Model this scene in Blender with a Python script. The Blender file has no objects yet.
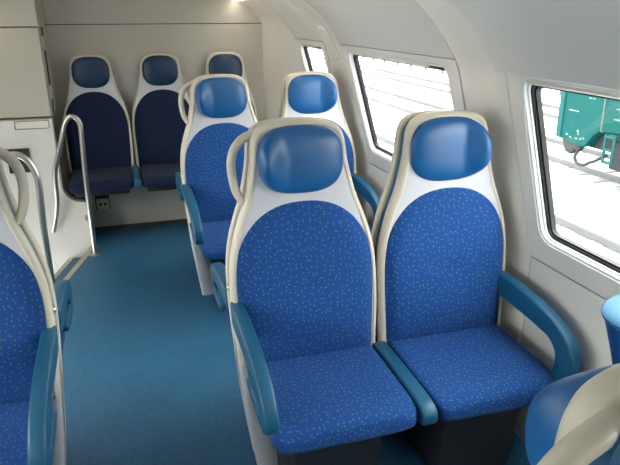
import bpy, bmesh, math, random
from mathutils import Vector, Matrix
random.seed(7)
S = bpy.context.scene
COL = S.collection
PI = math.pi

# ------------------------------------------------------------------ camera, sky, exposure
YAW, PITCH, ROLL = .2959, .3459, -.0017
cd = bpy.data.cameras.new('camera'); cam = bpy.data.objects.new('camera', cd); COL.objects.link(cam)
fw = Vector((math.sin(YAW)*math.cos(PITCH), math.cos(YAW)*math.cos(PITCH), -math.sin(PITCH)))
rt = Vector((math.cos(YAW), -math.sin(YAW), 0)); up = rt.cross(fw)
c_, s_ = math.cos(ROLL), math.sin(ROLL)
r2, u2 = c_*rt + s_*up, -s_*rt + c_*up
cam.matrix_world = Matrix(((r2.x, u2.x, -fw.x, -.0107), (r2.y, u2.y, -fw.y, -.0258), (r2.z, u2.z, -fw.z, 1.570), (0, 0, 0, 1)))
cd.sensor_width = 36; cd.lens = 36*608.3/620; cd.clip_start = .02; cd.clip_end = 400
S.camera = cam
S.view_settings.view_transform = 'Standard'; S.view_settings.look = 'None'
S.view_settings.gamma = 1; S.view_settings.use_curve_mapping = False
S.view_settings.exposure = 0.0
W = bpy.data.worlds.new('overcast_sky'); S.world = W; W.use_nodes = True
bg = W.node_tree.nodes['Background']; bg.inputs[0].default_value = (1, .985, .955, 1); bg.inputs[1].default_value = 13.0
LAMP = 14.0
S.cycles.max_bounces = 12; S.cycles.diffuse_bounces = 6; S.cycles.transparent_max_bounces = 12
S.cycles.use_denoising = True

FLOOR = -.04          # floor height
MID = 1.88            # plane between the back-to-back seats of the middle row
PITCH_Y = 1.565       # distance from bay to bay

# ------------------------------------------------------------------ materials
def mat(name, col, rough=.5, spec=.5, metal=0, noise=None, bump=None, emit=None):
    """noise=(scale, amount): brightness mottling; bump=(scale, strength)"""
    m = bpy.data.materials.new(name); m.use_nodes = True
    N, L = m.node_tree.nodes, m.node_tree.links
    b = N['Principled BSDF']; b.inputs['Base Color'].default_value = (*col, 1)
    b.inputs['Roughness'].default_value = rough; b.inputs['Metallic'].default_value = metal
    b.inputs['Specular IOR Level'].default_value = spec
    tc = N.new('ShaderNodeTexCoord')
    if noise:
        n = N.new('ShaderNodeTexNoise'); n.inputs['Scale'].default_value = noise[0]; n.inputs['Detail'].default_value = 4
        L.new(tc.outputs['Object'], n.inputs['Vector'])
        mx = N.new('ShaderNodeMix'); mx.data_type = 'RGBA'
        a = noise[1]
        mx.inputs[6].default_value = (*[c*(1-a) for c in col], 1); mx.inputs[7].default_value = (*[min(1, c*(1+a)) for c in col], 1)
        L.new(n.outputs['Fac'], mx.inputs[0]); L.new(mx.outputs[2], b.inputs['Base Color'])
    if bump:
        n = N.new('ShaderNodeTexNoise'); n.inputs['Scale'].default_value = bump[0]; n.inputs['Detail'].default_value = 2
        L.new(tc.outputs['Object'], n.inputs['Vector'])
        bp = N.new('ShaderNodeBump'); bp.inputs['Strength'].default_value = bump[1]; bp.inputs['Distance'].default_value = .002
        L.new(n.outputs['Fac'], bp.inputs['Height']); L.new(bp.outputs[0], b.inputs['Normal'])
    if emit:
        b.inputs['Emission Color'].default_value = (*emit[0], 1); b.inputs['Emission Strength'].default_value = emit[1]
    return m

def fabric(name, base, dash, cell=.0195):
    m = mat(name, base, .85, .25)
    N, L = m.node_tree.nodes, m.node_tree.links
    b = N['Principled BSDF']
    def nd(t, **k):
        n = N.new(t)
        for a, v in k.items(): setattr(n, a, v)
        return n
    uv = nd('ShaderNodeUVMap')
    v = nd('ShaderNodeTexVoronoi', voronoi_dimensions='2D'); v.inputs['Scale'].default_value = 1/cell; v.inputs['Randomness'].default_value = .8
    L.new(uv.outputs[0], v.inputs['Vector'])
    d = nd('ShaderNodeVectorMath', operation='SUBTRACT'); L.new(uv.outputs[0], d.inputs[0]); L.new(v.outputs['Position'], d.inputs[1])
    sp = nd('ShaderNodeSeparateColor'); L.new(v.outputs['Color'], sp.inputs[0])
    an = nd('ShaderNodeMath', operation='MULTIPLY'); L.new(sp.outputs[0], an.inputs[0]); an.inputs[1].default_value = 4
    fl = nd('ShaderNodeMath', operation='FLOOR'); L.new(an.outputs[0], fl.inputs[0])
    a2 = nd('ShaderNodeMath', operation='MULTIPLY_ADD'); L.new(fl.outputs[0], a2.inputs[0]); a2.inputs[1].default_value = PI/4; a2.inputs[2].default_value = .35
    ro = nd('ShaderNodeVectorRotate', rotation_type='Z_AXIS'); L.new(d.outputs[0], ro.inputs['Vector']); L.new(a2.outputs[0], ro.inputs['Angle'])
    xy = nd('ShaderNodeSeparateXYZ'); L.new(ro.outputs[0], xy.inputs[0])
    def inside(o, w):
        a = nd('ShaderNodeMath', operation='ABSOLUTE'); L.new(o, a.inputs[0])
        t = nd('ShaderNodeMath', operation='LESS_THAN'); L.new(a.outputs[0], t.inputs[0]); t.inputs[1].default_value = w; return t
    i1, i2 = inside(xy.outputs[0], .0039), inside(xy.outputs[1], .0014)
    mu = nd('ShaderNodeMath', operation='MULTIPLY'); L.new(i1.outputs[0], mu.inputs[0]); L.new(i2.outputs[0], mu.inputs[1])
    wv = nd('ShaderNodeTexNoise'); wv.inputs['Scale'].default_value = 260; L.new(uv.outputs[0], wv.inputs['Vector'])
    m0 = nd('ShaderNodeMix', data_type='RGBA'); L.new(wv.outputs['Fac'], m0.inputs[0])
    m0.inputs[6].default_value = (*[c*.75 for c in base], 1); m0.inputs[7].default_value = (*[c*1.25 for c in base], 1)
    mx = nd('ShaderNodeMix', data_type='RGBA'); L.new(mu.outputs[0], mx.inputs[0]); L.new(m0.outputs[2], mx.inputs[6]); mx.inputs[7].default_value = (*dash, 1)
    L.new(mx.outputs[2], b.inputs['Base Color'])
    b.inputs['Sheen Weight'].default_value = .04
    return m

M = {}
M['shell'] = mat('seat_shell_plastic', (.52, .515, .55), .42, .4)
M['rim'] = mat('cream_rim_plastic', (.60, .54, .44), .42, .4)
M['handle'] = mat('beige_handle_plastic', (.55, .50, .41), .28, .5)
M['band'] = mat('blue_band_plastic', (.012, .085, .20), .45)
M['arm'] = mat('blue_armrest_rubber', (.008, .082, .165), .42, .45, bump=(400, .15))
M['head'] = mat('blue_headrest_leatherette', (.006, .088, .26), .36, .55, noise=(9, .25), bump=(600, .12))
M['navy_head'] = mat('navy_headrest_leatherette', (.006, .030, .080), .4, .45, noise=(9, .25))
M['fabric'] = fabric('blue_dash_fabric', (.006, .050, .215), (.05, .185, .135))
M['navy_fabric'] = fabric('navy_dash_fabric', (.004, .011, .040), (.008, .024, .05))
M['black'] = mat('black_plastic', (.012, .013, .016), .6)
M['steel'] = mat('brushed_steel', (.52, .50, .45), .32, .5, 1)
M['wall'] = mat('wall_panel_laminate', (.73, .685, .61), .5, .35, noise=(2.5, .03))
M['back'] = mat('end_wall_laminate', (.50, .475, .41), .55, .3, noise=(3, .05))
M['gap'] = mat('dark_joint', (.05, .048, .045), .8)
M['ceil'] = mat('ceiling_panel', (.65, .615, .55), .55, .3)
M['white'] = mat('white_frame_paint', (.80, .80, .80), .35, .5)
M['rubber'] = mat('black_rubber', (.012, .012, .013), .5)
M['cream'] = mat('cream_blind_cassette', (.66, .60, .50), .5)
M['stairwall'] = mat('stair_panel_laminate', (.66, .645, .60), .45, .4)
M['nosing'] = mat('stair_nosing', (.42, .39, .33), .6)
M['lamp'] = mat('lamp_diffuser', (.9, .88, .8), .5, emit=((1, .90, .74), LAMP))
M['snow'] = mat('snow', (.46, .465, .48), .8, .2, noise=(.8, .75))
M['rail'] = mat('rail_steel', (.09, .09, .09), .5, .5, .2)
M['sleeper'] = mat('snowy_sleeper', (.26, .255, .25), .9)
M['teal'] = mat('teal_wagon_paint', (.0012, .047, .043), .6, .1, noise=(1.5, .12))
M['tealdark'] = mat('teal_ladder_paint', (.008, .06, .055), .6, .1)
M['chassis'] = mat('wagon_chassis', (.010, .010, .011), .8)
M['mark'] = mat('white_stencil', (.12, .16, .16), .6, .2)
M['bin'] = mat('blue_bin_plastic', (.010, .055, .19), .3, .5)
M['binlid'] = mat('pale_blue_bin_lid', (.05, .15, .26), .7, .25)
M['socket'] = mat('ivory_socket_plastic', (.78, .72, .54), .5)
M['post'] = mat('fence_post', (.06, .06, .06), .9)

# floor: teal speckled rubber
m = mat('teal_rubber_floor', (.022, .125, .20), .48, .4); M['floor'] = m
N, L = m.node_tree.nodes, m.node_tree.links
tc = N.new('ShaderNodeTexCoord')
n1 = N.new('ShaderNodeTexNoise'); n1.inputs['Scale'].default_value = 140; n1.inputs['Detail'].default_value = 3
n2 = N.new('ShaderNodeTexNoise'); n2.inputs['Scale'].default_value = 3.5; n2.inputs['Detail'].default_value = 4
L.new(tc.outputs['Object'], n1.inputs['Vector']); L.new(tc.outputs['Object'], n2.inputs['Vector'])
r1 = N.new('ShaderNodeValToRGB'); r1.color_ramp.elements[0].position = .35; r1.color_ramp.elements[1].position = .68
r1.color_ramp.elements[0].color = (.019, .108, .222, 1); r1.color_ramp.elements[1].color = (.040, .172, .315, 1)
mx = N.new('ShaderNodeMix'); mx.data_type = 'RGBA'; mx.blend_type = 'MULTIPLY'; mx.inputs[0].default_value = .35
L.new(n1.outputs['Fac'], r1.inputs[0]); L.new(r1.outputs[0], mx.inputs[6]); L.new(n2.outputs['Fac'], mx.inputs[7])
L.new(mx.outputs[2], N['Principled BSDF'].inputs['Base Color'])

# glass
m = bpy.data.materials.new('window_glass'); m.use_nodes = True; M['glass'] = m
N, L = m.node_tree.nodes, m.node_tree.links
N.remove(N['Principled BSDF'])
t = N.new('ShaderNodeBsdfTransparent'); t.inputs[0].default_value = (.93, .96, .95, 1)
g = N.new('ShaderNodeBsdfGlossy'); g.inputs['Roughness'].default_value = .02
mi = N.new('ShaderNodeMixShader'); lw = N.new('ShaderNodeLayerWeight'); lw.inputs[0].default_value = .25
pw = N.new('ShaderNodeMath'); pw.operation = 'MULTIPLY'; pw.inputs[1].default_value = .16
L.new(lw.outputs['Facing'], pw.inputs[0]); L.new(pw.outputs[0], mi.inputs[0]); L.new(t.outputs[0], mi.inputs[1]); L.new(g.outputs[0], mi.inputs[2])
L.new(mi.outputs[0], N['Material Output'].inputs['Surface'])

# ------------------------------------------------------------------ mesh helpers
class MB:
    def __init__(self): self.v = []; self.f = []; self.uv = {}
    def add(self, vs, fs, uvs=None):
        o = len(self.v); self.v += [tuple(p) for p in vs]; self.f += [tuple(i+o for i in f) for f in fs]
        if uvs:
            for i, u in enumerate(uvs): self.uv[o+i] = u
        return self
    def rings(self, R, cap0=False, cap1=False, closed=True, uvf=None):
        n = len(R[0]); vs = [p for r in R for p in r]; fs = []
        for k in range(len(R)-1):
            for i in range(n if closed else n-1):
                j = (i+1) % n
                fs.append((k*n+i, k*n+j, (k+1)*n+j, (k+1)*n+i))
        if cap0: fs.append(tuple(range(n))[::-1])
        if cap1: fs.append(tuple((len(R)-1)*n+i for i in range(n)))
        return self.add(vs, fs, [uvf(p) for p in vs] if uvf else None)
    def tube(self, path, r, n=12, caps=True):
        P = [Vector(p) for p in path]; R = []
        nrm = None
        for i, p in enumerate(P):
            t = (P[min(i+1, len(P)-1)] - P[max(i-1, 0)]).normalized()
            if nrm is None:
                a = Vector((0, 0, 1)) if abs(t.z) < .9 else Vector((1, 0, 0)); nrm = t.cross(a).normalized()
            nrm = (nrm - t*nrm.dot(t)).normalized(); b = t.cross(nrm)
            rr = r[i] if isinstance(r, (list, tuple)) else r
            R.append([p + rr*(math.cos(2*PI*k/n)*nrm + math.sin(2*PI*k/n)*b) for k in range(n)])
        return self.rings(R, caps, caps)
    def box(self, lo, hi, bev=0):
        bm = bmesh.new(); bmesh.ops.create_cube(bm, size=1)
        for v in bm.verts: v.co = Vector([(lo[i]+hi[i])/2 + v.co[i]*(hi[i]-lo[i]) for i in range(3)])
        if bev: bmesh.ops.bevel(bm, geom=bm.edges[:], offset=bev, segments=2, affect='EDGES', profile=.5)
        return self.bm(bm)
    def prism(self, pts, axis, a, b, bev=0, seg=2):
        """closed 2D outline pushed along an axis; axis 'x': pts=(y,z); 'y': (x,z); 'z': (x,y)"""
        def to(p, t): return {'x': (t, p[0], p[1]), 'y': (p[0], t, p[1]), 'z': (p[0], p[1], t)}[axis]
        bm = bmesh.new()
        A = [bm.verts.new(to(p, a)) for p in pts]; B = [bm.verts.new(to(p, b)) for p in pts]
        n = len(pts)
        fa = bm.faces.new(A); fb = bm.faces.new(B[::-1])
        for i in range(n): bm.faces.new((A[i], B[i], B[(i+1) % n], A[(i+1) % n]))
        bmesh.ops.recalc_face_normals(bm, faces=bm.faces[:])
        if bev:
            es = [e for e in bm.edges if fa in e.link_faces or fb in e.link_faces]
            bmesh.ops.bevel(bm, geom=es, offset=bev, segments=seg, affect='EDGES', profile=.5)
        return self.bm(bm)
    def bm(self, bm):
        bm.verts.index_update()
        self.add([v.co[:] for v in bm.verts], [[v.index for v in f.verts] for f in bm.faces]); bm.free(); return self
    def build(self, name, m, parent=None, smooth=True, loc=None, ang=40):
        me = bpy.data.meshes.new(name); me.from_pydata(self.v, [], self.f)
        if self.uv:
            ul = me.uv_layers.new(name='UVMap')
            for l in me.loops: ul.data[l.index].uv = self.uv.get(l.vertex_index, (0, 0))
        b = bmesh.new(); b.from_mesh(me); bmesh.ops.recalc_face_normals(b, faces=b.faces[:]); b.to_mesh(me); b.free()
        me.materials.append(m)
        if smooth:
            me.polygons.foreach_set('use_smooth', [True]*len(me.polygons))
            me.set_sharp_from_angle(angle=math.radians(ang))
        o = bpy.data.objects.new(name, me); COL.objects.link(o)
        if parent is not None: o.parent = parent
        if loc: o.location = loc
        return o

def empty(name, loc=(0, 0, 0), rz=0):
    o = bpy.data.objects.new(name, None); COL.objects.link(o); o.location = loc; o.rotation_euler = (0, 0, rz); o.empty_display_size = .1
    return o
def tag(o, label=None, cat=None, group=None, kind=None):
    for k, v in (('label', label), ('category', cat), ('group', group), ('kind', kind)):
        if v: o[k] = v
    return o
def spline(P, n=6, closed=False):
    P = [Vector(p) for p in P]; out = []; m_ = len(P)
    for i in range(m_ if closed else m_-1):
        g_ = (lambda k: P[k % m_]) if closed else (lambda k: P[max(0, min(m_-1, k))])
        p0, p1, p2, p3 = g_(i-1), g_(i), g_(i+1), g_(i+2)
        for k in range(n):
            t = k/n
            out.append(.5*((2*p1) + (p2-p0)*t + (2*p0-5*p1+4*p2-p3)*t*t + (3*p1-p0-3*p2+p3)*t**3))
    if not closed: out.append(P[-1])
    return out
def lerp_table(T, z):
    if z <= T[0][0]: return T[0][1]
    for (a, va), (b, vb) in zip(T, T[1:]):
        if z <= b: return va + (vb-va)*(z-a)/(b-a)
    return T[-1][1]

# ------------------------------------------------------------------ the setting: walls
# inner cross-section of the right-hand side, from the floor up to the ceiling
PROF = [(1.385, FLOOR), (1.385, .3), (1.385, .72), (1.36, .81), (1.20, 1.375), (1.184, 1.405), (1.160, 1.440), (1.127, 1.487), (1.075, 1.548),
        (1.01, 1.606), (.94, 1.650), (.85, 1.692), (.70, 1.745), (.50, 1.79)]
def wx(z): return lerp_table([(p[1], p[0]) for p in PROF], z)
def prof_pts(z0, z1):
    pts = [(wx(z0), z0)] + [p for p in PROF if z0+1e-4 < p[1] < z1-1e-4] + [(wx(z1), z1)]
    return pts
def inward(z):
    a, b = Vector((wx(z-.01), z-.01)), Vector((wx(z+.01), z+.01)); t = (b-a).normalized()
    return Vector((-t.y, t.x))
def panel(s, y0, y1, z0, z1, proud=0, skirt=.03, gap=.003, mb=None):
    """a smooth panel following the wall section, with its edges turned back"""
    mb = mb or MB()
    y0 += gap; y1 -= gap; z0 += gap if z0 > FLOOR else 0; z1 -= gap
    pts = prof_pts(z0, z1); ny = 4; G = []
    def P(y, p, d):
        n = inward(min(max(p[1], .0), 1.77)); return (s*(p[0]+n.x*d), y, p[1]+n.y*d)
    r = .008
    ysk = [(y0, -skirt), (y0, proud-r), (y0+r*.3, proud-r*.3), (y0+r, proud)] + [(y0+(y1-y0)*k/ny, proud) for k in range(1, ny)] + [(y1-r, proud), (y1-r*.3, proud-r*.3), (y1, proud-r), (y1, -skirt)]
    rows = []
    e0, e1 = pts[0], pts[-1]
    prow = [(e0, -skirt), (e0, -r)] + [(p, 0) for p in pts] + [(e1, -r), (e1, -skirt)]
    for (y, d) in ysk:
        rows.append([P(y, p, d+dz if dz == 0 or d > -skirt else -skirt) for (p, dz) in prow])
    mb.rings(rows, closed=False)
    return mb
def rrect(ya, yb, za, zb, r, n=7):
    out = []
    for cx, cz, a0 in ((yb-r, zb-r, 0), (ya+r, zb-r, PI/2), (ya+r, za+r, PI), (yb-r, za+r, 1.5*PI)):
        for k in range(n): 
            a = a0 + PI/2*k/(n-1); out.append((cx+r*math.cos(a), cz+r*math.sin(a)))
    return out
def hole_panel(s, cell, hole, r, off=0, skirt=.03, gap=.003):
    """flat wall cell with a rounded window opening"""
    ya, yb, za, zb = cell; ya += gap; yb -= gap; za += gap; zb -= gap
    inner = rrect(*hole, r); cy, cz = (hole[0]+hole[1])/2, (hole[2]+hole[3])/2
    def hit(p):
        d = (p[0]-cy, p[1]-cz); t = 1e9
        if d[0] > 1e-9: t = min(t, (yb-cy)/d[0])
        if d[0] < -1e-9: t = min(t, (ya-cy)/d[0])
        if d[1] > 1e-9: t = min(t, (zb-cz)/d[1])
        if d[1] < -1e-9: t = min(t, (za-cz)/d[1])
        return (cy+d[0]*t, cz+d[1]*t)
    outer = [hit(p) for p in inner]
    for c in ((ya, za), (ya, zb), (yb, za), (yb, zb)):          # put the true corners in
        k = min(range(len(outer)), key=lambda i: (outer[i][0]-c[0])**2+(outer[i][1]-c[1])**2); outer[k] = c
    def lift(p, d): return (s*(wx(p[1])+d), p[0], p[1])
    mid = [((a[0]+b[0])/2, (a[1]+b[1])/2) for a, b in zip(inner, outer)]
    q = [((a[0]*.94+b[0]*.06), (a[1]*.94+b[1]*.06)) for a, b in zip(inner, outer)]
    mb = MB()
    mb.rings([[lift(p, off+skirt) for p in outer], [lift(p, off) for p in outer], [lift(p, off) for p in mid], [lift(p, off) for p in q], [lift(p, off+.008) for p in inner], [lift(p, off+skirt) for p in inner]])
    return mb

SEAM = .72; TOP = 1.408
HZ = (.812, 1.385)
# (cell y0, y1, hole y0, y1)
BAYS = [(-1.305, .175, -1.0, .061), (.34, 1.74, .57, 1.668), (2.05, 3.32, 2.145, 3.25), (3.61, 4.25, 3.70, 4.215)]
WINN = 0
def build_side(s, name, bays, ymin, ymax):
    global WINN
    # outer skin with the openings, dark in the joints
    w = MB()
    ys = sorted([ymin] + [b[0] for b in bays] + [b[1] for b in bays] + [ymax])
    for z0, z1 in ((FLOOR, SEAM), (TOP, 1.79)):
        w.rings([[(s*(p[0]+.035), y, p[1]+(.02 if p[1] > 1.4 else 0)) for p in prof_pts(z0, z1)] for y in (ymin, ymax)], closed=False)
    for y0, y1 in zip(ys[::2], ys[1::2]):
        if y1-y0 > .01: w.rings([[(s*(p[0]+.035), y, p[1]) for p in prof_pts(SEAM, TOP)] for y in (y0, y1)], closed=False)
    for b in bays:
        h = hole_panel(s, (b[0]-.01, b[1]+.01, SEAM-.01, TOP+.012), (b[2], b[3], *HZ), .055, .035, .02, 0); w.add(h.v, h.f)
    wall = tag(w.build(name, M['gap'], smooth=False), kind='structure')
    edges = [ymin] + [v for b in bays for v in (b[0], b[1])] + [ymax]
    for b in bays:
        hole_panel(s, (b[0], b[1], SEAM, TOP), (b[2], b[3], *HZ), .055).build('window_panel', M['wall'], wall, ang=30)
        panel(s, b[0], b[1], FLOOR, SEAM).build('lower_panel', M['wall'], wall, ang=50)
        panel(s, b[0], b[1], TOP, 1.789, proud=.03 if b[0] < 1 else -.001, gap=.0015).build('cove_panel', M['ceil'], wall, ang=25)
    for y0, y1 in zip(edges[::2], edges[1::2]):
        if y1-y0 > .05: panel(s, y0, y1, FLOOR, 1.789).build('pillar_panel', M['wall'], wall, ang=60)
    for b in bays:
        WINN += 1
        za, zb = HZ
        def lift(p, d): return (s*(wx(p[1])+d), p[0], p[1])
        def ins(t): return rrect(b[2]+t, b[3]-t, za+t, zb-t, max(.012, .055-t))
        f = MB().rings([[lift(p, .012) for p in ins(-.004)], [lift(p, .004) for p in ins(0)], [lift(p, .005) for p in ins(.006)], [lift(p, .014) for p in ins(.009)], [lift(p, .016) for p in ins(.015)], [lift(p, .035) for p in ins(.017)]])
        fr = tag(f.build('window_%d' % WINN, M['white'], ang=35), kind='structure')
        gk = MB().rings([[lift(p, .028) for p in ins(.013)], [lift(p, .022) for p in ins(.017)], [lift(p, .024) for p in ins(.024)], [lift(p, .032) for p in ins(.026)], [lift(p, .030) for p in ins(.033)], [lift(p, .046) for p in ins(.036)]])
        gk.build('gasket', M['rubber'], fr, ang=35)
        a, c = ins(.028), [lift(p, .038) for p in ins(.028)]
        MB().add(c + [lift(p, .043) for p in a], [tuple(range(len(c))), tuple(range(len(c), 2*len(c)))[::-1]] + [(i, (i+1) % len(c), len(c)+(i+1) % len(c), len(c)+i) for i in range(len(c))]).build('pane', M['glass'], fr, smooth=False)
        # roller-blind cassette under the top edge of the opening
        y0, y1 = b[2]+.02, b[3]-.02
        zc = [(1.380, .008), (1.373, .004), (1.365, .006), (1.359, .014), (1.360, .034), (1.380, .034)]
        cs = MB(); cs.rings([[(s*(wx(z)+d), y, z) for z, d in zc] for y in (y0+.16, y1)], True, True)
        cs.rings([[(s*(wx(z)+d), y, z+.009*(1 if z < 1.370 else 0)) for z, d in zc] for y in (y0, y0+.159)], True, True)
        cs.build('blind_cassette', M['cream'], fr, ang=30)
    return wall

wr = build_side(1, 'wall_right', BAYS, -2.0, 4.25)
wl = build_side(-1, 'wall_left', BAYS[:3], -2.0, 4.9)

# tapering end of the right-hand wall, between the last window and the end wall
e = MB(); R = [[(p[0]+.03, 4.20, p[1]) for p in prof_pts(FLOOR, 1.789)]]
for y, t in ((4.253, 0), (4.5, .36), (4.7, .66), (4.86, .93), (4.9, 1)):
    R.append([((p[0]*(1-t)+min(p[0], 1.10)*t), y, p[1]) for p in prof_pts(FLOOR, 1.789)])
e.rings(R, closed=False)
tag(e.build('wall_end_right', M['wall'], ang=60), kind='structure')

# ceiling between the coves
c = MB(); c.rings([[(x, y, 1.79+.03*(1-(x/.5)**2)) for x in (-.51, -.25, 0, .25, .51)] for y in (-2.0, 4.9)], closed=False)
tag(c.build('ceiling', M['ceil']), kind='structure')

# end wall (back) with its dark joint, and the wall behind the camera
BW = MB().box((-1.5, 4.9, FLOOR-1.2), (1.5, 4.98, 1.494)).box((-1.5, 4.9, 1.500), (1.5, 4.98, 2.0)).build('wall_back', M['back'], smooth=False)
tag(BW, kind='structure')
tag(MB().box((-1.45, 4.905, 1.49), (1.3, 4.95, 1.505)).build('trim_1', M['gap'], smooth=False), kind='structure')
tag(MB().box((-1.5, -2.08, FLOOR-.1), (1.5, -2.0, 2.0)).build('wall_front', M['back'], smooth=False), kind='structure')
# plinth of pale panels under the rear bench
tag(MB().box((-.47, 4.79, FLOOR), (1.2, 4.898, .335), .003).build('trim_2', M['back'], smooth=False), kind='structure')
tag(MB().box((-.47, 4.784, FLOOR), (1.2, 4.7895, FLOOR+.03)).build('baseboard_back', M['gap'], smooth=False), kind='structure')  # baseboard strip, its dark colour standing in for the thin shadow line there

# floor with the stairwell cut out
SX, SY0, SY1 = -.345, 3.35, 4.42
def ex(y, d=0): return -.325 + d - .262*(SY1-y)          # the head of the stairs runs at a slant
tag(MB().prism([(ex(SY1), SY1), (ex(SY0), SY0), (-1.42, SY0), (-1.42, -2.0), (1.42, -2.0), (1.42, 4.9), (-1.42, 4.9), (-1.42, SY1+.06), (ex(SY1), SY1+.06)], 'z', FLOOR-.08, FLOOR).build('floor', M['floor'], smooth=False), kind='structure')
def slant(d0, d1, z0, z1, a=.001, bev=0): 
    lo, hi = SY0+a, SY1-a
    return MB().prism([(ex(lo, d0), lo), (ex(lo, d1), lo), (ex(hi, d1), hi), (ex(hi, d0), hi)], 'z', z0, z1, bev)
st = tag(MB().box((-1.42, SY0, -1.5), (-.35, SY1, -1.42)).build('trim_3', M['floor'], smooth=False), kind='structure')
for k in range(5):
    d1, d0, z = (0 if k == 0 else -.17*k), -.17*(k+1), FLOOR-.07-.19*k
    slant(d0, d1-.002, z-.17, z).build('stair_tread', M['floor'], st, smooth=False)
    slant(d0-.001, d0+.034, z-.03, z+.004, .002, .002).build('stair_nosing', M['nosing'], st, smooth=False)
slant(-.014, .024, FLOOR-.03, FLOOR+.004, .002, .002).build('stair_nosing', M['nosing'], st, smooth=False)
MB().box((-1.42, SY0-.03, -1.5), (ex(SY0), SY0, FLOOR-.081)).build('stair_side_panel', M['stairwall'], st, smooth=False)

# stair parapet: white panel with a dipping, rounded top that ends by the pole
cv_ = [(p.x, p.y) for p in spline([(-.475, .47, 0), (-.472, .42, 0), (-.458, .375, 0), (-.43, .338, 0), (-.395, .315, 0), (-.35, .304, 0), (-.318, .298, 0), (-.306, .285, 0), (-.300, .26, 0), (-.300, .05, 0), (-.306, -.015, 0), (-.32, FLOOR+.001, 0)], 4)]
o_ = [(-1.42, -1.4), (-1.42, .90), (-.475, .90)] + cv_ + [(-.345, FLOOR+.001), (-.345, -1.4)]
sp_ = MB().prism(o_, 'y', 4.425, 4.50, .002).build('wall_stair', M['stairwall'], smooth=False); tag(sp_, kind='structure')
# tall cabinet above the stairs
cb = empty('electrical_cabinet', (-.94, 4.72, .905))
tag(cb, 'tall beige cabinet with a flat door above the stairs, left of the rear bench', 'cabinet')
def inloc(o, p): o.matrix_parent_inverse = Matrix.Translation(-Vector(p.location)); return o
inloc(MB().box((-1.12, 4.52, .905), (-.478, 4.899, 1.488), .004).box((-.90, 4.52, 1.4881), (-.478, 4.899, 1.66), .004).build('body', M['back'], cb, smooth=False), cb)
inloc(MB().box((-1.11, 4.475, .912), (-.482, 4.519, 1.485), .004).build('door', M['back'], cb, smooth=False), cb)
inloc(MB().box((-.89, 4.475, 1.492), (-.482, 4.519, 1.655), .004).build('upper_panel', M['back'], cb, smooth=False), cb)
inloc(MB().box((-.4779, 4.60, .907), (-.470, 4.625, 1.486)).build('door_joint', M['gap'], cb, smooth=False), cb)
for z in (1.34, 1.02):
    inloc(MB().box((-.477, 4.53, z), (-.465, 4.595, z+.09), .003).build('hinge', M['cream'], cb, smooth=False), cb)
# service hatch and dark panel on the stair wall
t = empty('service_hatch', (-.605, 4.424, .86)); tag(t, 'small flush rectangular hatch outlined in the white panel above the stairs', 'hatch')
inloc(MB().box((-.705, 4.420, .845), (-.50, 4.4245, .892), .0014).build('cover', M['stairwall'], t, smooth=False), t)
inloc(MB().box((-.709, 4.4225, .841), (-.496, 4.4249, .896)).build('joint', M['gap'], t, smooth=False), t)
t = empty('notice_frame', (-.70, 4.424, .63)); tag(t, 'black rectangular panel on the white stair wall, behind the curved rail', 'panel')
inloc(MB().box((-.785, 4.405, .55), (-.645, 4.4249, .715), .004).build('frame', M['rubber'], t, smooth=False), t)
inloc(MB().box((-.77, 4.402, .565), (-.66, 4.4048, .70), .001).build('screen', M['black'], t, smooth=False), t)

# socket in the plinth, and the small cover plate on the rib beside the last window
t = empty('wall_socket', (-.232, 4.789, .19)); tag(t, 'ivory double wall socket recessed in the plinth under the rear bench', 'socket')
inloc(MB().box((-.285, 4.783, .130), (-.180, 4.7895, .25), .002).build('surround', M['gap'], t, smooth=False), t)
inloc(MB().box((-.277, 4.765, .135), (-.186, 4.7829, .220), .004).build('cover', M['socket'], t, smooth=False), t)
for x in (-.262, -.228):
    inloc(MB().prism([(x+.014+.011*math.cos(a*PI/8), .178+.011*math.sin(a*PI/8)) for a in range(16)], 'y', 4.7635, 4.7655).build('outlet', M['gap'], t, smooth=False), t)
t = empty('cover_plate', (1.17, 3.46, 1.40)); tag(t, 'narrow grey cover plate on the wall rib between the two far windows', 'cover')
def ribpt(y, z, d): n = inward(z); return (wx(z)+n.x*d, y, z+n.y*d)
for nm, mm_, a, d0, d1 in (('frame', M['white'], 0, .001, .009), ('lid', M['wall'], .010, .008, .012)):
    mb = MB(); zs = [1.33+a+(.17-2*a)*k/5 for k in range(6)]
    mb.rings([[ribpt(3.41+a, z, d1) for z in zs], [ribpt(3.50-a, z, d1) for z in zs]], closed=False)
    lo = [ribpt(3.41+a, z, d1) for z in zs] + [ribpt(3.50-a, z, d1) for z in zs[::-1]]
    lb = [ribpt(3.41+a, z, d0) for z in zs] + [ribpt(3.50-a, z, d0) for z in zs[::-1]]
    mb.rings([lo, lb]); inloc(mb.build(nm, mm_, t, smooth=False), t)

# ceiling lamps: one strip along each cove
for s, w_ in ((1, 'right'), (-1, 'left')):
    t = empty('ceiling_lamp', (s*.90, 4.0, 1.67))
    tag(t, 'long warm ceiling lamp strip along the %s cove, ending at the end wall' % w_, 'lamp', None)
    inloc(MB().box((s*.90-.035, -1.95, 1.672), (s*.90+.035, 4.88, 1.72), .004).build('housing', M['white'], t, smooth=False), t)
    inloc(MB().box((s*.90-.028, -1.93, 1.663), (s*.90+.028, 4.87, 1.6735), .002).build('diffuser', M['lamp'], t, smooth=False), t)

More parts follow.
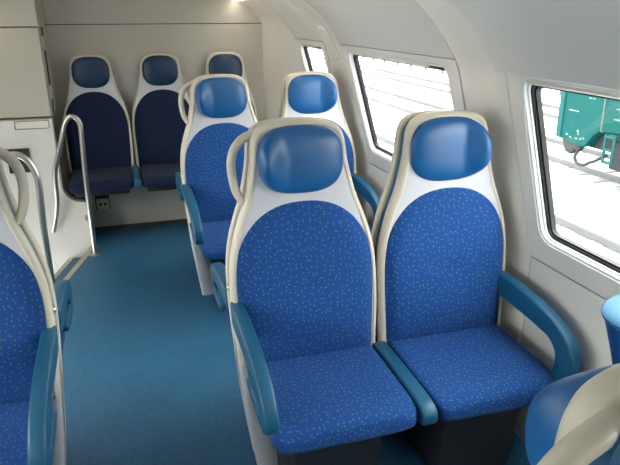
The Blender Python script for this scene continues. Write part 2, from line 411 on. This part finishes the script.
# ------------------------------------------------------------------ seats
RIM = [(.40, .254), (.45, .257), (.55, .261), (.64, .262), (.72, .260), (.80, .252), (.87, .237), (.94, .214), (1.00, .191), (1.06, .175), (1.12, .162), (1.17, .156)]
def seat_outline():
    pts = [(RIM[0][1]-.03, RIM[0][0])] + [(h, z) for z, h in RIM] + [(.149, 1.205), (.130, 1.235), (.095, 1.252), (.045, 1.258), (0, 1.259)]
    half = [(p.x, p.y) for p in spline([(a, b, 0) for a, b in pts], 4)]
    return half + [(-x, z) for x, z in half[-2::-1]]
OUT = seat_outline()
def inset(pts, d):
    out = []; n = len(pts)
    for i in range(n):
        a, b = Vector(pts[i-1]), Vector(pts[(i+1) % n]); t = (b-a)
        t = t.normalized() if t.length > 1e-9 else Vector((1, 0)); nn = Vector((-t.y, t.x))
        out.append((pts[i][0]+nn.x*d, pts[i][1]+nn.y*d))
    return out
def ring3(pts, y): return [(x, y, z) for x, z in pts]

def mesh_rim():
    # cream outer rim: back edge, side, rounded front lip
    return MB().rings([ring3(inset(OUT, .022), -.046), ring3(inset(OUT, .005), -.044), ring3(OUT, -.049), ring3(OUT, -.071), ring3(inset(OUT, .004), -.080), ring3(inset(OUT, .011), -.086), ring3(inset(OUT, .018), -.086), ring3(inset(OUT, .021), -.080)])
def mesh_shell():
    base = inset(OUT, .0185); c = (0, .82)
    def sc(k): return [(c[0]+(x-c[0])*k, c[1]+(z-c[1])*k) for x, z in base]
    return MB().rings([ring3(base, -.048), ring3(base, -.084)] + [ring3(sc(k), -.086-.004*(1-k)) for k in (.93, .8, .6, .4, .2, .05)], cap0=True, cap1=True)
def mesh_band():
    return MB().rings([ring3(inset(OUT, .012), -.052), ring3(inset(OUT, .010), -.04), ring3(inset(OUT, .010), -.021)], True, True)

def superpts(hw, hh, n, k=40):
    out = []
    for i in range(k):
        a = 2*PI*i/k; c, s = math.cos(a), math.sin(a)
        out.append((hw*math.copysign(abs(c)**(2/n), c), hh*math.copysign(abs(s)**(2/n), s)))
    return out
def mesh_head(wing, dx=0):
    """wing = -1 / +1: the side whose edge folds forward; 0 = plain"""
    hw, hh, zc = .142, .111, 1.134
    pts = superpts(hw, hh, 2.7, 48); R = []
    def yy(x, z, s):
        h = max(0, 1-s**3.2)**.5
        u = max(0, (wing*x/hw - .38)/.62) if wing else 0
        zz = (z/hh)
        w = .105*u**1.35*(1-.35*zz*zz)
        return -.086 - .030*h - w*(h**.7 if s > .5 else 1)
    for s in (1.0, .985, .95, .9, .82, .72, .6, .48, .36, .24, .12):
        R.append([(dx + x*s*(1.0 if s < 1 else .985), yy(x*s, z*s, s) if s < 1 else -.083, zc + z*s) for x, z in pts])
    return MB().rings(R, cap1=True)
def mesh_pad():
    hw, z0, zt = .241, .72, 1.0
    up_ = [(hw*math.cos(a)**(2/2.25) if math.cos(a) > 0 else 0, z0+(zt-z0)*math.sin(a)**(2/2.25)) for a in [PI/2*k/18 for k in range(19)]]
    half = [(.20, .40), (.229, .405), (.235, .43), (.237, .5), (.239, .58), (.241, .65)] + up_
    pts = half + [(-x, z) for x, z in half[::-1]][1:]
    c = (0, .68); R = []
    def yy(x, z, s):
        h = max(0, 1-s**5)**.5
        lum = .020*math.exp(-((z-.52)/.13)**2)*(1-(x/.26)**2)
        side = .012*(abs(x)/.23)**2*(1 if s < .93 else 0)
        dim = .007*math.exp(-((x)/.05)**2-((z-.70)/.018)**2)
        return -.084 - .024*h - lum*h - side*h + dim
    for s in (1.0, .99, .97, .94, .9, .84, .76, .66, .56, .46, .36, .26, .16, .07):
        R.append([(c[0]+(x-c[0])*s, yy(c[0]+(x-c[0])*s, c[1]+(z-c[1])*s, s), c[1]+(z-c[1])*s) for x, z in pts])
    return MB().rings(R, cap1=True, uvf=lambda p: (p[0]+.5, p[2]))
def mesh_cushion():
    R = []
    st_ = [(-.055, .230, .404, .036), (-.12, .233, .402, .038), (-.20, .235, .398, .038), (-.30, .236, .394, .040), (-.38, .236, .391, .042), (-.43, .235, .387, .043), (-.455, .233, .383, .042), (-.474, .227, .379, .039), (-.486, .218, .376, .033), (-.493, .205, .374, .022), (-.495, .19, .373, .008)]
    prof = superpts(1, 1, 4.6, 48)
    for y, hw, zc, hh in st_:
        dish = lambda u: -.010*(1-u*u) if -.45 < y < -.1 else 0
        R.append([(hw*u, y, zc + hh*v + (dish(u) if v > 0 else 0)) for u, v in prof])
    mb = MB().rings(R, True, True); acc = 0; n = len(prof)
    for k, r in enumerate(R):                       # lay the cloth out along the cushion and round its nose
        if k: acc += math.hypot(r[0][0]*0+st_[k][0]-st_[k-1][0], (st_[k][2]+st_[k][3])-(st_[k-1][2]+st_[k-1][3]))
        for i, p in enumerate(r):
            top = st_[k][2]+st_[k][3]
            mb.uv[k*n+i] = (p[0]*(.235/max(st_[k][1], .16) if k > 6 else 1)+.5, -acc - (max(0, top-.012-p[2]) if k < 7 else (top-p[2])*.9))
    return mb
def mesh_base():
    mb = MB().box((-.20, -.455, .31), (.20, -.09, .352), .012)
    return mb
def mesh_pedestal():  # support block, black and drawn forward to stand in for shade under the seat
    return MB().prism([(-.40, .309), (-.055, .309), (-.055, FLOOR), (-.33, FLOOR), (-.345, .05), (-.38, .24)], 'x', -.15, .15, .008)
def mesh_leg(side):
    T = [(FLOOR, .225, .088), (.1, .238, .080), (.25, .250, .070), (.40, .256, .056), (.52, .2575, .044), (.60, .2605, .030)]
    R = []
    for z, xo, w in T:
        a, b = side*xo, side*(xo-w); y0, y1 = -.086, -.046
        R.append([(a, y1, z), (a, y0+.012, z), (a-side*.006, y0+.003, z), (a-side*.014, y0, z), (b+side*.008, y0, z), (b, y0+.008, z), (b, y1, z)])
    return MB().rings(R, True, True)
def mesh_arm(side, loop):
    x = .238 if loop else .246
    outer = [(-.07, .662), (-.17, .660), (-.30, .648), (-.41, .626), (-.485, .592), (-.528, .545), (-.54, .50), (-.533, .468), (-.51, .450)]
    inner = [(-.45, .447), (-.36, .455), (-.29, .470), (-.275, .485), (-.285, .500), (-.34, .502), (-.40, .498), (-.435, .503), (-.440, .520), (-.42, .540), (-.36, .557), (-.25, .568), (-.15, .572), (-.07, .575)]
    if loop:
        outer = outer[:6] + [(-.540, .49), (-.535, .44), (-.515, .395), (-.47, .365), (-.36, .352), (-.2, .35), (-.07, .35)]
        inner = [(-.07, .395), (-.2, .396), (-.36, .398), (-.41, .41), (-.437, .445), (-.444, .49)] + [(-.435, .525), (-.405, .549)] + inner[-4:]
    a = [(p.x, p.y) for p in spline([(y, z, 0) for y, z in outer], 3)]; b = [(p.x, p.y) for p in spline([(y, z, 0) for y, z in inner], 3)]
    if loop: a, b = [(y, z-.014) for y, z in a], [(y, z-.014) for y, z in b]
    return MB().prism(a+b, 'x', side*x-.0225, side*x+.0225, .009, 3)
def mesh_divider(side):
    o_ = [(-.075, .375), (-.075, .42), (-.10, .432), (-.30, .430), (-.45, .424), (-.485, .416), (-.503, .398), (-.503, .37), (-.49, .352), (-.45, .348), (-.2, .352)]
    return MB().prism(o_, 'x', side*.263-.026, side*.263+.026, .009, 3)
def mesh_handle(side):
    P = [(.085, -.060, 1.220), (.110, -.047, 1.219), (.140, -.037, 1.213), (.175, -.034, 1.197), (.203, -.034, 1.164), (.215, -.034, 1.120), (.214, -.037, 1.070), (.206, -.045, 1.028), (.188, -.058, .998)]
    return MB().tube(spline([(side*x, y, z) for x, y, z in P], 5), .0145, 14)

PARTS = {}
def make_seat(role, side, loc, rz, label, group=None, dark=False, divider=True, handle=True, lean=0):
    """role 'aisle': handle, leg, outer armrest and divider; 'window': wall armrest; 'bench': neither. side = local x of the outer side"""
    key = (role, side, dark, divider, handle, lean)
    root = empty('train_seat', loc, rz); tag(root, label, 'seat', group)
    if key in PARTS:
        for src in PARTS[key]:
            c = src.copy(); c.parent = root; COL.objects.link(c)
        return root
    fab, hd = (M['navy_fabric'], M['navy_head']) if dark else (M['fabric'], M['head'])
    L_ = []
    L_.append(mesh_shell().build('shell', M['shell'], root, ang=50))
    L_.append(mesh_rim().build('rim', M['rim'], root, ang=70))
    L_.append(mesh_band().build('side_band', M['band'], root, ang=50))
    L_.append(mesh_head(side if role != 'bench' else 0, -.009*side if role == 'window' else 0).build('headrest', hd, root, ang=80))
    L_.append(mesh_pad().build('backrest', fab, root, ang=80))
    L_.append(mesh_cushion().build('seat_cushion', fab, root, ang=80))
    L_.append(mesh_base().build('seat_base', M['black'], root, ang=50))
    if role != 'bench': L_.append(mesh_pedestal().build('pedestal', M['black'], root, ang=40))
    if role == 'aisle':
        L_.append(mesh_leg(side).build('leg', M['shell'], root, ang=50))
        if handle: L_.append(MB().tube([(side*.240, -.037, .70), (side*.262, -.037, .70), (side*.268, -.037, .70)], [.013, .013, .008], 16).build('bolt', M['steel'], root))
        if handle: L_.append(mesh_handle(side).build('grab_handle', M['handle'], root, ang=80))
    if role != 'bench':
        L_.append(mesh_arm(side, role == 'window').build('armrest', M['arm'], root, ang=45))
    if role == 'aisle' or (role == 'bench' and divider):
        L_.append(mesh_divider(-side).build('divider', M['arm'], root, ang=45))
    if lean:                                        # seats stand very slightly out of plumb
        for o in L_:
            for v in o.data.vertices: v.co.x += lean*(.95-v.co.z)
    PARTS[key] = L_
    return root

R1, R2, R0 = MID, MID+PITCH_Y, MID-PITCH_Y
G = 'blue seats facing the camera in the right-hand bays'
GB = 'blue seats with their backs to the camera'
AX, WXX = .522, 1.052
make_seat('aisle', -1, (AX, R1, 0), 0, 'large aisle-side blue patterned seat with cream handle in the centre foreground', G, lean=.045)
make_seat('window', 1, (WXX, R1, 0), 0, 'blue patterned seat by the big window, beside the large foreground aisle seat', G, lean=.045)
make_seat('aisle', -1, (AX, R2, 0), 0, 'blue aisle seat with cream handle one row behind the large foreground seat', G, lean=.045)
make_seat('window', 1, (1.049, R2, 0), 0, 'blue window seat one row back, showing only its headrest and shoulder', G, lean=.045)
make_seat('aisle', 1, (AX+.003, R1-.030, 0), PI, 'seat back to back with the large foreground aisle seat, only rim and armrest showing', GB, handle=False, lean=-.045).scale = (1, 1, .991)
make_seat('window', -1, (WXX+.010, R1-.030, 0), PI, 'seat back to back with the foreground window seat, only a sliver of rim showing', GB, lean=-.045).scale = (1, 1, .991)
make_seat('aisle', 1, (AX+.003, R2-.030, 0), PI, 'seat back to back with the second-row aisle seat, thin edge and armrest at its left', GB, handle=False, lean=-.045).scale = (1, 1, .991)
make_seat('window', -1, (1.053, R2-.030, 0), PI, 'seat back to back with the second-row window seat, mostly hidden behind it', GB, lean=-.045).scale = (1, 1, .991)
make_seat('aisle', 1, (AX+.004, R0-.018, 0), PI, 'seat seen from behind in the bottom right corner, blue headrest and cream handle', GB, lean=-.045)
make_seat('aisle', 1, (-.53, R1, 0), 0, 'blue patterned aisle seat cut off by the left edge, across the aisle', lean=-.04)
make_seat('aisle', -1, (-.53, R1-.030, 0), PI, 'seat back to back with the seat at the left edge, blue armrest peeking out', GB, handle=False, lean=.04).scale = (1, 1, .991)
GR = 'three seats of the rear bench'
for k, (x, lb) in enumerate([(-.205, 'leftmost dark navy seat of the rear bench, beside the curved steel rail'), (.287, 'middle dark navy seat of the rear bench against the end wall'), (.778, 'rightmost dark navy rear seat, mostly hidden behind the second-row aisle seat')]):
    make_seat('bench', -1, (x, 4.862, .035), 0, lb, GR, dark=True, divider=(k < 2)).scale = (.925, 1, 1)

# ------------------------------------------------------------------ steel rails by the stairs
t = empty('stair_rail', (-.296, 4.24, FLOOR)); tag(t, 'curved steel handrail post standing at the head of the stairs', 'handrail')
pl = [(-.296, 4.24, FLOOR), (-.296, 4.24, .5), (-.29, 4.24, .75), (-.286, 4.24, .84), (-.29, 4.24, .895), (-.31, 4.24, .93), (-.335, 4.24, .940), (-.362, 4.24, .925), (-.385, 4.24, .885), (-.405, 4.24, .82), (-.445, 4.25, .70), (-.480, 4.26, .60), (-.495, 4.28, .5), (-.50, 4.30, .40), (-.515, 4.33, .30), (-.535, 4.36, .22), (-.565, 4.38, .12)]
inloc(MB().tube(spline(pl, 5), .017, 14).build('tube', M['steel'], t, ang=80), t)
inloc(MB().tube([(-.296, 4.24, FLOOR), (-.296, 4.24, FLOOR+.008), (-.296, 4.24, FLOOR+.02)], [.042, .042, .022], 20).build('foot_flange', M['steel'], t), t)
inloc(MB().tube([(-.296, 4.24, .21), (-.33, 4.33, .20), (-.34, 4.426, .20)], .011, 10).build('wall_stay', M['steel'], t), t)
inloc(MB().tube([(-.517, 4.33, .29), (-.53, 4.426, .275)], .012, 10).build('bracket', M['steel'], t), t)
t = empty('stair_guard_rail', (-.495, 3.33, FLOOR)); tag(t, 'arched steel guard rail behind the left edge seat, on the near side of the stairs', 'handrail')
pl = [(-.478, 3.32, FLOOR), (-.478, 3.32, .45), (-.468, 3.32, .72), (-.476, 3.32, .80), (-.50, 3.32, .86), (-.54, 3.32, .893), (-.60, 3.32, .895), (-.68, 3.32, .875), (-.80, 3.32, .83), (-.95, 3.32, .77), (-1.02, 3.32, .68), (-1.03, 3.32, .5), (-1.03, 3.32, FLOOR)]
inloc(MB().tube(spline(pl, 5), .017, 14).build('tube', M['steel'], t, ang=80), t)
for x in (-.478, -1.03):
    inloc(MB().tube([(x, 3.32, FLOOR), (x, 3.32, FLOOR+.008), (x, 3.32, FLOOR+.02)], [.026, .026, .020], 20).build('foot_flange', M['steel'], t), t)

# ------------------------------------------------------------------ litter bin under the near window
t = empty('litter_bin', (1.30, 1.12, .575)); tag(t, 'small blue wall-mounted bin with a pale lid below the near window', 'bin')
def binring(k, z, dx=0):
    out = []
    for i in range(17):
        a = PI/2 + PI*i/16
        out.append((wx(z)-.003 + .17*k*math.cos(a), 1.12 + .135*k*math.sin(a), z-.025))
    return out + [(wx(z)-.002, 1.12-.135*k, z-.025), (wx(z)-.002, 1.12+.135*k, z-.025)]
inloc(MB().rings([binring(.62, .58), binring(.74, .61), binring(.9, .70), binring(.98, .79), binring(.98, .80)], True, True).build('body', M['bin'], t, ang=40), t)
inloc(MB().rings([binring(1.0, .80), binring(1.02, .806), binring(1.02, .815), binring(.96, .824), binring(.6, .828)], True, True).build('lid', M['binlid'], t, ang=50), t)

# ------------------------------------------------------------------ outside
GZ = -1.95
tag(MB().box((-150, -150, GZ-.5), (150, 150, GZ)).build('ground', M['snow'], smooth=False), kind='structure')
def track(x, label):
    t = empty('railway_track', (x, 10, GZ)); tag(t, label, 'track')
    for d in (-.75, .75):
        inloc(MB().box((x+d-.035, -30, GZ+.02), (x+d+.035, 90, GZ+.15), .01).build('rail', M['rail'], t, smooth=False), t)
    sl = MB()
    for k in range(130): sl.box((x-1.25, -20+.65*k, GZ), (x+1.25, -20+.65*k+.24, GZ+.018+.004*random.random()))
    tag(inloc(sl.build('sleepers', M['sleeper'], t, smooth=False), t), kind='stuff')
track(10.95, 'snow-covered railway track that the teal wagon stands on')
track(6.4, 'empty snowy railway track nearest to the windows')
track(15.3, 'faint far snowy track seen through the middle window')
# trackside fence, far off
t = empty('trackside_fence', (19, 25, GZ)); tag(t, 'faint pale fence beyond the tracks seen through the middle window', 'fence')
fp = None
for k in range(22):
    y = 8+2.2*k
    if fp is None: fp = MB().box((-.06, -.06, 0), (.06, .06, 1.5), .01).build('post', M['post'], t, smooth=False); o = fp
    else: o = fp.copy(); COL.objects.link(o)
    o.location = (0, y-25, 0)
for z in (.6, 1.35): inloc(MB().box((18.95, 8, GZ+z), (19.05, 55, GZ+z+.08)).build('crossbar', M['post'], t, smooth=False), t)

# teal wagon: its far end shows at the left edge of the near window
XF = 9.5
wg = empty('freight_wagon', (XF+1.4, 4, GZ)); tag(wg, 'teal railway wagon standing outside the near window', 'wagon')
def q(y, z): return ((y+.0258)*1.25-.03, 1.57+(z-1.57)*1.25)
def wp(mb, name, m, **k): return inloc(mb.build(name, m, wg, smooth=False, **k), wg)
wp(MB().prism([q(9.32, -.573), q(9.36, 1.7), q(-4, 1.7), q(-4, -.26), q(7.6, -.26), q(8.30, -.31), q(8.42, -.40), q(8.60, -.63), q(8.75, -.635)], 'x', XF, XF+2.8, .02), 'body', M['teal'])
y1, z1 = q(9.34, -.56)
wp(MB().box((XF-.03, y1-.16, z1), (XF+.012, y1-.01, 3.2), .01), 'corner_post', M['tealdark'])
wp(MB().box((XF+.25, -4, q(0, -.66)[1]), (XF+2.5, q(8.9, 0)[0], q(0, -.28)[1]), .02), 'underframe', M['chassis'])
wp(MB().prism([q(9.2, -.58), q(9.08, -.80), q(8.95, -.82), q(8.84, -.72), q(8.76, -.74), q(8.70, -.64)], 'x', XF+.03, XF+.16, .01), 'step_guard', M['chassis'])
a, b = q(7.2, -.92), q(8.15, -.45)
wp(MB().box((XF+.2, a[0], a[1]), (XF+.45, b[0], b[1]), .04), 'bogie_frame', M['chassis'])
for y in (9.0, 6.6):
    wp(MB().tube([(XF+.62, y, GZ+.60), (XF+.78, y, GZ+.60)], .45, 28), 'wheel', M['chassis'])
(ya, zt), (yb, zb) = q(8.06, -.30), q(7.86, -.78)
lw_ = wp(MB().box((XF-.09, ya-.025, zb), (XF-.05, ya+.025, zt), .005).box((XF-.09, yb-.025, zb), (XF-.05, yb+.025, zt), .005).box((XF-.05, yb, zt-.05), (XF+.02, ya, zt)), 'ladder', M['tealdark'])
for k in range(3):
    z = zb+(zt-zb)*k/2.3
    wp(MB().box((XF-.10, yb, z), (XF-.04, ya, z+.05), .005), 'step', M['tealdark'])
(yh, z0), (_, z1) = q(8.19, -.27), q(8.19, .30)
wp(MB().tube(spline([(XF, yh, z0-.03), (XF-.07, yh, z0), (XF-.08, yh, (z0+z1)/2), (XF-.08, yh, z1), (XF, yh, z1+.06)], 4), .014, 8), 'handrail', M['rail'])
wp(MB().tube(spline([(XF+.12, *q(8.79, -.70)), (XF, *q(8.78, -.83)), (XF-.03, *q(8.68, -.92)), (XF-.03, *q(8.52, -.93)), (XF, *q(8.40, -.86)), (XF, *q(8.27, -.80)), (XF+.2, *q(8.2, -.7))], 4), .035, 8), 'brake_hose', M['chassis'])
for (y, z, w, h) in ((8.96, -.06, .26, .022), (8.60, .20, .07, .02), (8.51, .20, .05, .02), (9.06, -.50, .05, .035), (8.79, -.41, .05, .05), (8.81, -.53, .05, .03), (8.70, -.52, .04, .03), (8.63, -.50, .04, .03), (8.96, -.53, .06, .03), (8.77, -.45, .03, .03), (7.93, -.068, .16, .02), (7.92, .10, .14, .02)):
    (ya, za), (yb, zb) = q(y-w/2, z), q(y+w/2, z+h)
    wp(MB().box((XF-.006, ya, za), (XF-.001, yb, zb)), 'marking', M['mark'])
